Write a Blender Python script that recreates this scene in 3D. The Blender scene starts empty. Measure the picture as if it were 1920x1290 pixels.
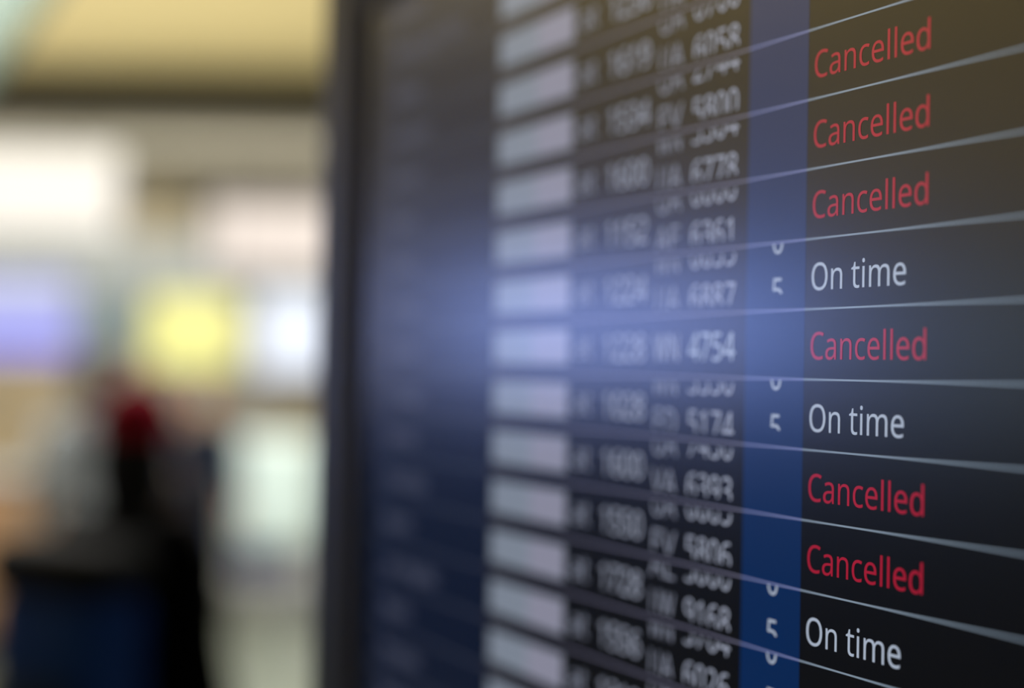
import bpy, bmesh, math, random, json
from mathutils import Vector, Matrix
random.seed(7)
PI = math.pi
S = bpy.context.scene
C = S.collection

# ------------------------------------------------------------------ camera, world, light, exposure
F_PX = 2700.0
cam_d = bpy.data.cameras.new('camera')
cam_d.sensor_width = 36.0
cam_d.lens = 36.0 * F_PX / 1920.0
cam_d.clip_start = 0.02
cam_d.clip_end = 200
cam_d.dof.use_dof = True
cam_d.dof.focus_distance = 0.4912
cam_d.dof.aperture_fstop = 2.15
cam = bpy.data.objects.new('camera', cam_d)
C.objects.link(cam)
cam.matrix_world = (Matrix.Translation((0, 0, 1.75))
                    @ Matrix.Rotation(math.radians(90 + 1.06), 4, 'X')
                    @ Matrix.Rotation(math.radians(1.11), 4, 'Z'))
S.camera = cam

W = bpy.data.worlds.new('world')
S.world = W
W.use_nodes = True
bg = W.node_tree.nodes['Background']
bg.inputs[0].default_value = (0.95, 0.97, 1.0, 1)
bg.inputs[1].default_value = 0.35

def area(name, loc, sx, sy, power, col, rot=(0, 0, 0)):
    l = bpy.data.lights.new(name, 'AREA')
    l.shape = 'RECTANGLE'; l.size = sx; l.size_y = sy; l.energy = power; l.color = col
    o = bpy.data.objects.new(name, l)
    o.location = loc; o.rotation_euler = rot
    C.objects.link(o)
    return o
area('hall_fill_light', (-1.4, 6.2, 4.95), 4.0, 1.0, 700, (1.0, 0.97, 0.92))  # added overhead fill, brightens the faces of suitcase and people towards the camera
area('hall_fill_light', (-4.0, 13.0, 4.90), 6.0, 1.0, 200, (1.0, 0.95, 0.86))
area('shop_wall_fill_light', (-5.0, 18.0, 4.2), 8.0, 0.6, 150, (1.0, 0.97, 0.92))  # added fill that brightens the far wall, no fitting modelled
area('ceiling_fill_light', (-4.5, 12.0, 2.9), 9.0, 6.0, 190, (1.0, 0.92, 0.76), (PI, 0, 0))  # added upward fill that brightens the cream ceiling, no cove here
area('soffit_fill_light', (-5.0, 18.4, 4.15), 8.0, 0.5, 30, (1.0, 0.95, 0.86), (PI, 0, 0))  # added upward fill that lifts the soffit tone
area('ceiling_fill_light', (-9.0, 3.5, 2.9), 5.0, 7.0, 330, (1.0, 0.86, 0.58), (PI, 0, 0))  # added warm upward fill, brightens the ceiling area reflected in the display

S.view_settings.view_transform = 'Standard'
S.view_settings.look = 'None'
S.view_settings.gamma = 1.0
S.view_settings.use_curve_mapping = False
S.view_settings.exposure = 0.0
S.cycles.use_denoising = True
S.cycles.max_bounces = 6
S.cycles.diffuse_bounces = 3
S.cycles.glossy_bounces = 3
S.cycles.caustics_reflective = False
S.cycles.caustics_refractive = False

# ------------------------------------------------------------------ materials
def srgb(r, g, b):
    f = lambda c: (c / 255) / 12.92 if c / 255 <= 0.04045 else ((c / 255 + 0.055) / 1.055) ** 2.4
    return (f(r), f(g), f(b), 1)

def mat(name, col, rough=0.6, metal=0.0, noise=0.0, scale=20.0, emit=None, strength=1.0, spec=0.5, bump=0.0):
    m = bpy.data.materials.new(name)
    m.use_nodes = True
    nt = m.node_tree
    p = nt.nodes['Principled BSDF']
    p.inputs['Base Color'].default_value = col
    p.inputs['Roughness'].default_value = rough
    p.inputs['Metallic'].default_value = metal
    p.inputs['Specular IOR Level'].default_value = spec
    if noise > 0 or bump > 0:
        tc = nt.nodes.new('ShaderNodeTexCoord')
        n = nt.nodes.new('ShaderNodeTexNoise')
        n.inputs['Scale'].default_value = scale
        n.inputs['Detail'].default_value = 4
        nt.links.new(tc.outputs['Object'], n.inputs['Vector'])
        if noise > 0:
            mx = nt.nodes.new('ShaderNodeMix'); mx.data_type = 'RGBA'
            mx.inputs[6].default_value = tuple(max(0, c * (1 - noise)) for c in col[:3]) + (1,)
            mx.inputs[7].default_value = tuple(min(1, c * (1 + noise)) for c in col[:3]) + (1,)
            nt.links.new(n.outputs['Fac'], mx.inputs[0])
            nt.links.new(mx.outputs[2], p.inputs['Base Color'])
        if bump > 0:
            b = nt.nodes.new('ShaderNodeBump')
            b.inputs['Strength'].default_value = bump
            b.inputs['Distance'].default_value = 0.01
            nt.links.new(n.outputs['Fac'], b.inputs['Height'])
            nt.links.new(b.outputs['Normal'], p.inputs['Normal'])
    if emit:
        p.inputs['Emission Color'].default_value = emit
        p.inputs['Emission Strength'].default_value = strength
    return m

BLACK = (0.004, 0.004, 0.005, 1)
SCR_ROUGH, SCR_SPEC = 0.22, 0.5
def screen_mat(name, rgb, k=1.0):      # a lit patch of the display, behind the same anti-glare front
    return mat(name, BLACK, SCR_ROUGH, emit=srgb(*rgb), strength=k, spec=SCR_SPEC)

M = {}
M['scr_black'] = screen_mat('display_black', (5, 6, 8))
M['scr_blue'] = screen_mat('display_blue', (0, 34, 78))
M['scr_navy'] = screen_mat('display_navy', (4, 16, 38))
M['scr_line'] = screen_mat('display_line', (122, 137, 152))
M['scr_line_dim'] = screen_mat('display_line_dim', (70, 76, 92))
M['scr_line_lilac'] = screen_mat('display_line_lilac', (108, 107, 130))
M['scr_line_blue'] = screen_mat('display_line_blue', (112, 120, 165))
M['scr_white'] = screen_mat('display_white', (162, 173, 190))
M['scr_red'] = screen_mat('display_red', (156, 20, 46))
M['scr_grey'] = screen_mat('display_grey', (150, 156, 174))
M['scr_dim'] = screen_mat('display_dim_grey', (128, 133, 150))
M['scr_city'] = screen_mat('display_city_grey', (84, 88, 108))
M['plate_a'] = screen_mat('plate_blue_grey', (120, 129, 143))
M['plate_b'] = screen_mat('plate_lilac_grey', (132, 132, 150))
M['bezel'] = mat('bezel_plastic', srgb(36, 41, 44), 0.45, noise=0.08, scale=60)
M['bezel_in'] = mat('bezel_gasket', srgb(12, 12, 13), 0.6)
M['steel'] = mat('painted_steel', srgb(70, 72, 74), 0.4, metal=0.6)
M['floor'] = mat('terrazzo_floor', srgb(96, 101, 90), 0.35, noise=0.10, scale=6)
M['carpet'] = mat('dark_carpet', srgb(14, 14, 16), 0.95, noise=0.25, scale=90, spec=0.1)
M['ceil'] = mat('cream_ceiling', srgb(232, 216, 160), 0.85, noise=0.03, scale=2)
M['bulk'] = mat('olive_grey_bulkhead', srgb(58, 54, 38), 0.9, noise=0.05, scale=3)
M['soffit'] = mat('grey_beige_soffit', srgb(214, 208, 190), 0.9, noise=0.04, scale=3)
M['wall'] = mat('beige_wall', srgb(214, 208, 194), 0.85, noise=0.04, scale=1.5)
M['tan'] = mat('tan_wall_panel', srgb(228, 206, 166), 0.7, noise=0.08, scale=4)
M['tan_pale'] = mat('pale_tan_panel', srgb(224, 210, 176), 0.7, noise=0.06, scale=4)
M['fascia'] = mat('pale_fascia', srgb(200, 206, 204), 0.6, noise=0.03, scale=2)
M['teal'] = mat('grey_teal_panel', srgb(118, 134, 142), 0.5)
M['teal_pale'] = mat('pale_teal_panel', srgb(164, 182, 190), 0.5)
M['white_lit'] = mat('warm_white_lit', (0.1, 0.1, 0.1, 1), 0.5, emit=(1.0, 0.94, 0.84, 1), strength=1.0)
M['pink_lit'] = mat('pink_white_lit', (0.1, 0.1, 0.1, 1), 0.5, emit=(1.0, 0.86, 0.76, 1), strength=0.88)
M['lav_lit'] = mat('lavender_lit', (0.1, 0.1, 0.1, 1), 0.5, emit=srgb(200, 204, 250), strength=0.95)
M['blue_lit'] = mat('violet_blue_lit', (0.1, 0.1, 0.1, 1), 0.5, emit=srgb(62, 50, 235), strength=1.1)
M['yellow_lit'] = mat('yellow_lit', (0.1, 0.1, 0.1, 1), 0.5, emit=srgb(252, 247, 145), strength=1.05)
M['ice_lit'] = mat('ice_white_lit', (0.1, 0.1, 0.1, 1), 0.5, emit=srgb(232, 240, 255), strength=1.1)
M['deepblue_lit'] = mat('blue_glow_lit', (0.1, 0.1, 0.1, 1), 0.5, emit=(0.30, 0.42, 1.0, 1), strength=12.0)
M['pale_lit'] = mat('pale_grey_blue_lit', (0.1, 0.1, 0.1, 1), 0.5, emit=(0.55, 0.76, 1.0, 1), strength=1.65)
M['housing'] = mat('sign_housing', srgb(150, 154, 156), 0.45, metal=0.3)
M['green_steel'] = mat('pale_green_steel', srgb(84, 98, 88), 0.6)
M['black_cloth'] = mat('black_wool', srgb(3, 3, 4), 0.95, noise=0.2, scale=120, spec=0.05, bump=0.2)
M['red_knit'] = mat('crimson_knit', srgb(128, 4, 30), 0.95, noise=0.2, scale=90, spec=0.1, bump=0.4)
M['navy_cloth'] = mat('navy_cloth', srgb(34, 42, 60), 0.9, noise=0.12, scale=80, spec=0.1, bump=0.2)
M['slate_cloth'] = mat('slate_denim', srgb(74, 80, 106), 0.9, noise=0.15, scale=80, spec=0.1, bump=0.2)
M['grey_cloth'] = mat('light_grey_cloth', srgb(118, 122, 123), 0.9, noise=0.1, scale=80, spec=0.1, bump=0.2)
M['dark_trouser'] = mat('charcoal_trousers', srgb(44, 42, 40), 0.9, noise=0.15, scale=80, spec=0.1)
M['brown_cloth'] = mat('dark_brown_wool', srgb(40, 32, 28), 0.9, noise=0.2, scale=80, spec=0.1, bump=0.2)
M['counter'] = mat('tan_wood', srgb(150, 118, 86), 0.55, noise=0.15, scale=9)
M['shoe'] = mat('black_leather', srgb(14, 14, 15), 0.5)
M['skin'] = mat('skin', srgb(214, 164, 134), 0.55, noise=0.05, scale=30)
M['eye'] = mat('eye_dark', srgb(30, 24, 20), 0.2)
M['lip'] = mat('lip', srgb(176, 98, 90), 0.5)
M['dark_hair'] = mat('dark_hair', srgb(12, 10, 9), 0.7, noise=0.3, scale=200, spec=0.15, bump=0.4)
M['fair_hair'] = mat('fair_hair', srgb(150, 116, 62), 0.6, noise=0.25, scale=200, bump=0.4)
M['blue_nylon'] = mat('blue_nylon', srgb(0, 42, 104), 0.75, noise=0.12, scale=70, spec=0.2, bump=0.2)
M['deep_nylon'] = mat('dark_blue_nylon', srgb(4, 26, 50), 0.75, noise=0.12, scale=70, spec=0.2, bump=0.2)
M['black_nylon'] = mat('black_nylon', srgb(8, 8, 9), 0.8, spec=0.15)
M['mint'] = mat('pale_mint_shell', srgb(222, 240, 236), 0.4, noise=0.03, scale=20)
M['indigo'] = mat('indigo_canvas', srgb(28, 34, 96), 0.85, noise=0.15, scale=80)
M['chrome'] = mat('trolley_steel', srgb(180, 182, 184), 0.3, metal=0.9)
g_ = bpy.data.materials.new('clear_glass'); g_.use_nodes = True
nt_ = g_.node_tree; nt_.nodes.clear()
out_ = nt_.nodes.new('ShaderNodeOutputMaterial'); mx_ = nt_.nodes.new('ShaderNodeMixShader'); tr_ = nt_.nodes.new('ShaderNodeBsdfTransparent'); gl_ = nt_.nodes.new('ShaderNodeBsdfGlossy')
tr_.inputs[0].default_value = (0.93, 0.96, 0.95, 1); gl_.inputs['Roughness'].default_value = 0.03
mx_.inputs[0].default_value = 0.07; nt_.links.new(tr_.outputs[0], mx_.inputs[1]); nt_.links.new(gl_.outputs[0], mx_.inputs[2]); nt_.links.new(mx_.outputs[0], out_.inputs[0])
M['glass'] = g_
M['rubber'] = mat('rubber', srgb(18, 18, 18), 0.8)

# ------------------------------------------------------------------ helpers
def link(name, me, m, parent=None):
    o = bpy.data.objects.new(name, me)
    C.objects.link(o)
    if m is not None:
        me.materials.clear(); me.materials.append(m)
    if parent is not None:
        o.parent = parent
    return o

def obj(name, bm, m, parent=None, smooth=False):
    me = bpy.data.meshes.new(name)
    bmesh.ops.recalc_face_normals(bm, faces=bm.faces)
    bm.to_mesh(me); bm.free()
    if smooth:
        for f in me.polygons: f.use_smooth = True
    return link(name, me, m, parent)

def thing(name, label, cat, loc=(0, 0, 0), rz=0.0, group=None):
    o = bpy.data.objects.new(name, None)
    C.objects.link(o)
    o.empty_display_size = 0.05
    o.location = loc; o.rotation_euler = (0, 0, rz)
    o['label'] = label; o['category'] = cat
    if group: o['group'] = group
    return o

def box(bm, x0, x1, y0, y1, z0, z1, bev=0.0, seg=2):
    r = bmesh.ops.create_cube(bm, size=1.0)
    vs = r['verts']
    bmesh.ops.scale(bm, vec=(x1 - x0, y1 - y0, z1 - z0), verts=vs)
    bmesh.ops.translate(bm, vec=((x0 + x1) / 2, (y0 + y1) / 2, (z0 + z1) / 2), verts=vs)
    if bev > 0:
        es = list({e for v in vs for e in v.link_edges})
        bmesh.ops.bevel(bm, geom=es, offset=bev, segments=seg, profile=0.5, affect='EDGES')
    return bm

def bx(x0, x1, y0, y1, z0, z1, bev=0.0, seg=2):
    return box(bmesh.new(), x0, x1, y0, y1, z0, z1, bev, seg)

def tube(bm, pts, r, n=10):
    pts = [Vector(p) for p in pts]
    rings = []
    t0 = (pts[1] - pts[0]).normalized()
    a = t0.cross(Vector((0, 0, 1)))
    if a.length < 0.1: a = t0.cross(Vector((0, 1, 0)))
    for i, p in enumerate(pts):
        t = (pts[min(i + 1, len(pts) - 1)] - pts[max(i - 1, 0)]).normalized()
        a = (a - t * a.dot(t)).normalized()      # carry the frame along so the rings never twist
        b = t.cross(a)
        rr = r[i] if isinstance(r, (list, tuple)) else r
        rings.append([bm.verts.new(p + a * rr * math.cos(2 * PI * k / n) + b * rr * math.sin(2 * PI * k / n)) for k in range(n)])
    for A, B in zip(rings, rings[1:]):
        for k in range(n):
            bm.faces.new((A[k], A[(k + 1) % n], B[(k + 1) % n], B[k]))
    bm.faces.new(rings[0]); bm.faces.new(list(reversed(rings[-1])))
    return bm

def tb(pts, r, n=10): return tube(bmesh.new(), pts, r, n)

def ellipsoid(c, r, seg=24, rings=16, keep=None, shape=None):
    bm = bmesh.new()
    bmesh.ops.create_uvsphere(bm, u_segments=seg, v_segments=rings, radius=1.0)
    if keep:
        bmesh.ops.delete(bm, geom=[v for v in bm.verts if not keep(v.co)], context='VERTS')
    for v in bm.verts:
        p = v.co.copy()
        if shape: p = shape(p)
        v.co = Vector((c[0] + p.x * r[0], c[1] + p.y * r[1], c[2] + p.z * r[2]))
    return bm

def skin_mesh(nodes, edges, root=0, sub=2):
    """nodes: list of (x, y, z, rx[, ry]); grows one continuous surface over the joints."""
    me = bpy.data.meshes.new('t')
    me.from_pydata([n[:3] for n in nodes], edges, [])
    o = bpy.data.objects.new('t', me)
    C.objects.link(o)
    sk = o.modifiers.new('s', 'SKIN'); sk.use_smooth_shade = True; sk.branch_smoothing = 0.6
    sd = o.modifiers.new('d', 'SUBSURF'); sd.levels = sub
    for i, n in enumerate(nodes):
        d = me.skin_vertices[0].data[i]
        d.radius = (n[3], n[4] if len(n) > 4 else n[3])
        d.use_root = (i == root)
    dg = bpy.context.evaluated_depsgraph_get(); dg.update()
    out = bpy.data.meshes.new_from_object(o.evaluated_get(dg))
    bpy.data.objects.remove(o); bpy.data.meshes.remove(me)
    return out

def join_meshes(name, meshes, m, parent):
    bm = bmesh.new()
    for me in meshes:
        bm.from_mesh(me)
    for f in bm.faces: f.smooth = True
    out = bpy.data.meshes.new(name); bm.to_mesh(out); bm.free()
    return link(name, out, m, parent)

def bm_mesh(bm):
    me = bpy.data.meshes.new('t'); bm.to_mesh(me); bm.free(); return me

def structure(name, bm, m):
    o = obj(name, bm, m); o['kind'] = 'structure'; return o

# ------------------------------------------------------------------ the hall
structure('floor', bx(-12, 6, -4, 20, -0.1, 0.0), M['floor'])
cp = obj('carpet', bx(-11.98, -4.2, -3.9, 13.0, 0.0, 0.012, 0.004, 1), M['carpet'])  # unseen, added dark so the display's lower reflections stay black
cp['label'] = 'unseen dark charcoal carpet added beside the walkway to darken display reflections'; cp['category'] = 'carpet'
structure('wall_far', bx(-12, 6, 20.0, 20.3, 0, 5.2), M['wall'])
structure('wall_left', bx(-12.3, -12.0, -4, 20.3, 0, 5.2), M['wall'])
structure('wall_back', bx(-12, 6, -4.3, -4.0, 0, 5.2), M['wall'])
wn = bpy.data.objects.new('window_1', None); C.objects.link(wn); wn['kind'] = 'structure'  # unseen window wall, glazed instead of solid to keep the ambient light
obj('window_rail', bx(6.0, 6.12, -4, 20, 0.0, 0.10, 0.01, 1), M['steel'], wn)
obj('window_rail', bx(6.0, 6.12, -4, 20, 5.05, 5.2, 0.01, 1), M['steel'], wn)
obj('window_rail', bx(6.0, 6.12, -4, 20, 2.5, 2.6, 0.01, 1), M['steel'], wn)
for q in range(13):
    obj('window_mullion', bx(5.98, 6.14, -4.04 + q * 2, -3.96 + q * 2, 0.0, 5.2, 0.01, 1), M['steel'], wn)
    if q < 12:
        for (a, b) in ((0.1, 2.5), (2.6, 5.05)):
            obj('window_pane', bx(6.05, 6.07, -3.96 + q * 2, -2.04 + q * 2, a, b), M['glass'], wn)
structure('ceiling', bx(-12.3, 6, -4, 15.8, 5.0, 5.2), M['ceil'])
structure('trim_1', bx(-12, 6, 15.8, 16.1, 4.42, 5.2, 0.02, 1), M['bulk'])      # bulkhead that steps the ceiling down
structure('trim_2', bx(-12, 6, 16.1, 20.0, 4.55, 4.7), M['soffit'])              # low soffit over the shop fronts
structure('trim_3', bx(-12, 6, 19.75, 19.98, 2.75, 3.45, 0.02, 1), M['fascia'])  # pale fascia band over the shops
structure('baseboard_far', bx(-12, 6, 19.96, 19.99, 0.0, 0.12, 0.005, 1), M['teal'])
structure('baseboard_left', bx(-11.99, -11.96, -4, 20, 0.0, 0.12, 0.005, 1), M['teal'])
structure('trim_8', bx(-12, -11.95, -3.9, 19.7, 0.12, 1.45, 0.01, 1), M['carpet'])  # unseen dark cladding added to deepen the display's lower reflections
structure('trim_4', bx(-11.9, -6.15, 19.8, 19.98, 0.12, 1.75, 0.02, 1), M['tan'])
structure('trim_5', bx(-3.15, -2.6, 19.8, 19.98, 0.12, 1.75, 0.02, 1), M['tan_pale'])
structure('trim_6', bx(-5.95, -5.15, 19.8, 19.98, 1.95, 2.72, 0.02, 1), M['teal_pale'])
structure('trim_7', bx(-5.15, -4.55, 19.7, 19.98, 3.46, 4.24, 0.02, 1), M['tan_pale'])

# slanted pale green steel column on the left
sc_ = thing('slanted_column', 'pale green steel column slanting up to the cream ceiling', 'column', (-5.45, 8.0, 0))
obj('shaft', tb([(0, 0, 0.05), (3.45, 0, 5.0)], 0.19, 20), M['green_steel'], sc_, True)
obj('base_plate', bx(-0.4, 0.45, -0.35, 0.35, 0.012, 0.07, 0.01), M['steel'], sc_)
obj('head_plate', bx(3.1, 3.8, -0.3, 0.3, 4.93, 4.995, 0.01), M['steel'], sc_)

# illuminated signs: housing + lit face (faces look towards -Y, or +X on the left wall)
def lit_sign(name, label, x0, x1, y, z0, z1, face, group=None, side=False, depth=0.14, bands=(), rods=0.0):
    w, h = x1 - x0, z1 - z0
    loc = ((x0 + x1) / 2, y, z0) if not side else (y, (x0 + x1) / 2, z0)
    t = thing(name, label, 'sign', loc, PI / 2 if side else 0, group)
    obj('housing', bx(-w / 2 - 0.03, w / 2 + 0.03, 0.0, depth, -0.03, h + 0.03, 0.015), M['housing'], t)
    obj('sign_face', bx(-w / 2, w / 2, -0.012, 0.0, 0, h, 0.005, 1), face, t)
    for (a, b, m) in bands:
        obj('sign_band', bx(-w / 2 + 0.01, w / 2 - 0.01, -0.02, -0.012, h * a, h * b), m, t)
    if rods:
        for s in (-1, 1):
            obj('hanger_rod', tb([(s * w * 0.4, depth / 2, h + 0.02), (s * w * 0.4, depth / 2, h + rods)], 0.012, 8), M['steel'], t)
    return t

lit_sign('fascia_light_box', 'wide warm white light box under the dark bulkhead', -7.6, -4.40, 15.95, 3.18, 4.10, M['white_lit'], rods=0.45)
lit_sign('fascia_light_box', 'pinkish white light box high behind the display edge', -4.13, -2.2, 19.6, 3.06, 3.98, M['pink_lit'])
lit_sign('screen_sign', 'lavender lit screen with a violet blue band', -8.3, -5.42, 17.8, 1.78, 2.80, M['lav_lit'], bands=((0.12, 0.32, M['blue_lit']),), rods=1.75)
lit_sign('square_sign', 'glowing yellow square sign in the shop row', -4.80, -3.64, 19.0, 1.70, 2.66, M['yellow_lit'], rods=1.89)
lit_sign('panel_sign', 'ice white glowing panel beside the display edge', -3.38, -2.3, 19.0, 1.64, 2.70, M['ice_lit'], rods=1.85)
lit_sign('unseen_glow_panel', 'unseen pale grey blue panel added on the side wall for glow in the display', 2.7, 5.3, -11.9, 1.45, 2.75, M['pale_lit'], side=True, depth=0.09)  # unseen glowing panel added for the pale reflection on the display's right
lit_sign('unseen_glow_panel', 'long unseen bright blue panel on the side wall, reflected in the display', 5.6, 9.4, -11.9, 1.75, 2.75, M['deepblue_lit'], side=True, depth=0.09)  # unseen panel, sized and placed so its blue glow reflects in the display

# ------------------------------------------------------------------ people
def person(name, label, loc, yaw, H, top, legs, hair_m, hair='short', coat_len=0.52, hat=None, stride=0.0, arms=None, lean=0.0, tk=1.0):
    t = thing(name, label, 'person', loc, yaw)
    k = H / 1.72
    P = lambda x, y, z: (x * k, (y + lean * max(0, z - 0.9)) * k, z * k)
    N = lambda x, y, z, r, r2=None: P(x, y, z) + (r * k, (r2 or r) * k)
    # arms: list of (shoulder, elbow, wrist) for side -1, +1
    if arms is None:
        arms = {-1: ((-0.19, 0, 1.40), (-0.25, -0.03, 1.12), (-0.24, 0.08, 0.88)), 1: ((0.19, 0, 1.40), (0.25, -0.03, 1.12), (0.24, 0.08, 0.88))}
    foot = {-1: stride, 1: -stride}
    nodes = [N(0, 0, 0.95, 0.13, 0.11), N(0, 0.005, 1.10, 0.115, 0.09), N(0, 0, 1.25, 0.135, 0.10), N(0, 0, 1.37, 0.10, 0.08),
             N(0, 0.0, 1.46, 0.058), N(0, 0.015, 1.53, 0.055), N(0, 0.03, 1.585, 0.066, 0.078), N(0, 0.02, 1.645, 0.076, 0.092), N(0, 0.015, 1.695, 0.045, 0.058)]
    edges = [(i, i + 1) for i in range(8)]
    for s in (-1, 1):
        b = len(nodes); f = foot[s]
        nodes += [N(s * 0.09, 0, 0.86, 0.085), N(s * 0.10, f * 0.5 + 0.02, 0.48, 0.058), N(s * 0.10, f - (0.02 if f >= 0 else 0.04), 0.09, 0.038), N(s * 0.11, f + 0.12, 0.045, 0.032)]
        edges += [(0, b), (b, b + 1), (b + 1, b + 2), (b + 2, b + 3)]
        b = len(nodes)
        sh, el, wr = arms[s]
        hd = Vector(wr) + (Vector(wr) - Vector(el)).normalized() * 0.07
        nodes += [N(sh[0] * 0.82, sh[1], sh[2] - 0.03, 0.044), N(*el, 0.038), N(*wr, 0.026), N(*hd, 0.036, 0.02)]
        edges += [(3, b), (b, b + 1), (b + 1, b + 2), (b + 2, b + 3)]
    parts = [skin_mesh(nodes, edges, 0)]
    for s in (-1, 1):      # fingers: five bent tapering chains rooted in each palm
        sh, el, wr = arms[s]
        wr = Vector(wr); d = (wr - Vector(el)).normalized()
        side = Vector((0, 1, 0)) - d * d.y
        side.normalize(); inn = d.cross(side).normalized()
        if inn.x * s > 0: inn = -inn
        for j, (o_, L) in enumerate(((0.030, 0.062), (0.011, 0.074), (-0.010, 0.078), (-0.029, 0.070), (-0.044, 0.056))):
            if j == 0:
                a = wr + d * 0.035 + side * 0.02; pts = [a, a + side * 0.035 + d * 0.015, a + side * 0.045 + d * 0.045 + inn * 0.01]
            else:
                a = wr + d * 0.085 + side * (o_ + 0.018)
                pts = [a, a + d * L * 0.5 + inn * 0.006, a + d * L * 0.8 + inn * 0.024, a + d * L * 0.92 + inn * 0.044]
            pts = [Vector(P(*p)) for p in pts]
            parts.append(bm_mesh(tb(pts, [0.0095 * k, 0.009 * k, 0.008 * k, 0.006 * k][:len(pts)], 8)))
    # nose and ears belong to the head surface
    parts.append(bm_mesh(ellipsoid(P(0, 0.118, 1.60), (0.012 * k, 0.018 * k, 0.024 * k), 10, 8)))
    for s in (-1, 1):
        parts.append(bm_mesh(ellipsoid(P(s * 0.078, 0.015, 1.60), (0.010 * k, 0.018 * k, 0.030 * k), 10, 8)))
    body = join_meshes('body', parts, M['skin'], t)
    for s in (-1, 1):
        obj('eye', ellipsoid(P(s * 0.03, 0.098, 1.625), (0.011 * k, 0.010 * k, 0.007 * k), 10, 8), M['eye'], t, True)
    obj('mouth', ellipsoid(P(0, 0.104, 1.562), (0.022 * k, 0.009 * k, 0.006 * k), 12, 8), M['lip'], t, True)
    # coat: one lofted torso with open hem and collar, and two sleeves
    def loft(rings, n=28, cap=False):
        bm = bmesh.new(); R_ = []
        for (x, y, z, rx, ry) in rings:
            c = Vector(P(x, y, z))
            R_.append([bm.verts.new(c + Vector((math.cos(2 * PI * q / n) * rx * k, math.sin(2 * PI * q / n) * ry * k, 0))) for q in range(n)])
        for A, B in zip(R_, R_[1:]):
            for q in range(n): bm.faces.new((A[q], A[(q + 1) % n], B[(q + 1) % n], B[q]))
        if cap: bm.faces.new(R_[0])
        return bm
    w = tk
    hem = 0.98 - coat_len
    tor = loft([(0, 0, hem, 0.185 * w, 0.15 * w), (0, 0, hem + 0.01, 0.192 * w, 0.157 * w), (0, 0, (hem + 0.98) / 2, 0.186 * w, 0.148 * w), (0, 0, 0.98, 0.178 * w, 0.136 * w),
                (0, 0, 1.10, 0.168 * w, 0.128 * w), (0, 0, 1.22, 0.178 * w, 0.130 * w), (0, -0.005, 1.33, 0.192 * w, 0.124 * w), (0, -0.008, 1.40, 0.178 * w, 0.106 * w),
                (0, -0.008, 1.435, 0.125 * w, 0.088 * w), (0, -0.004, 1.455, 0.088, 0.082), (0, 0, 1.49, 0.078, 0.078), (0, 0, 1.50, 0.070, 0.072)])
    bmesh.ops.solidify(tor, geom=tor.faces[:], thickness=0.008)
    pieces = [bm_mesh(tor)]
    for s in (-1, 1):
        sh, el, wr = (Vector(v) for v in arms[s])
        top_ = Vector((sh.x * 0.45, sh.y, sh.z - 0.02))
        wr2 = wr * 0.95 + el * 0.05
        pts = [top_, sh * 0.5 + Vector((sh.x * 0.5 + s * 0.005, sh.y * 0.5, sh.z * 0.5 - 0.008)), sh * 0.7 + el * 0.3, sh * 0.35 + el * 0.65, el, el * 0.6 + wr * 0.4, wr2]
        rad = [0.050 * w, 0.069 * w, 0.066 * w, 0.060 * w, 0.055 * w, 0.050 * w, 0.042 * w]
        pieces.append(bm_mesh(tb([P(*p) for p in pts], [q * k for q in rad], 18)))
    join_meshes('coat', pieces, top, t)
    pieces = [bm_mesh(loft([(0, 0, 0.80, 0.165, 0.125), (0, 0, 0.88, 0.168, 0.128), (0, 0, 0.97, 0.152, 0.115), (0, 0, 1.03, 0.145, 0.108)], cap=True))]
    for s in (-1, 1):
        f = foot[s]
        pts = [(s * 0.078, 0, 0.86), (s * 0.088, f * 0.1, 0.76), (s * 0.098, f * 0.3 + 0.01, 0.62), (s * 0.10, f * 0.5 + 0.02, 0.48), (s * 0.10, f * 0.75, 0.30), (s * 0.10, f - (0.02 if f >= 0 else 0.04), 0.09)]
        pieces.append(bm_mesh(tb([P(*p) for p in pts], [q * k for q in (0.092, 0.095, 0.088, 0.080, 0.078, 0.072)], 18)))
    join_meshes('trousers', pieces, legs, t)
    for s in (-1, 1):
        f = foot[s]
        sh_ = ellipsoid(P(s * 0.105, f + 0.045, 0.05), (0.05 * k, 0.14 * k, 0.055 * k), 20, 12, shape=lambda p: Vector((p.x, p.y, max(p.z, -0.8) * (1.0 if p.y < 0 else 1.0 - 0.35 * p.y))))
        obj('shoe', sh_, M['shoe'], t, True)
    # hair
    if hair == 'long':
        def shp(p):
            if p.z < 0: p = Vector((p.x * (1 + 0.32 * -p.z * (1 + p.z * 0.4)), p.y * (1 - 0.25 * -p.z), p.z * 1.9))
            return p
        hb = ellipsoid(P(0, -0.012, 1.60), (0.094 * k, 0.104 * k, 0.112 * k), 28, 20, keep=lambda c: not (c.y > 0.35 and c.z < 0.35), shape=shp)
    else:
        hb = ellipsoid(P(0, 0.0, 1.625), (0.091 * k, 0.108 * k, 0.108 * k), 28, 20, keep=lambda c: not (c.y > 0.3 and c.z < 0.5) and c.z > -0.75)
    me = bm_mesh(hb)
    bm = bmesh.new(); bm.from_mesh(me)
    bmesh.ops.solidify(bm, geom=bm.faces[:], thickness=-0.008)
    obj('hair', bm, hair_m, t, True)
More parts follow.
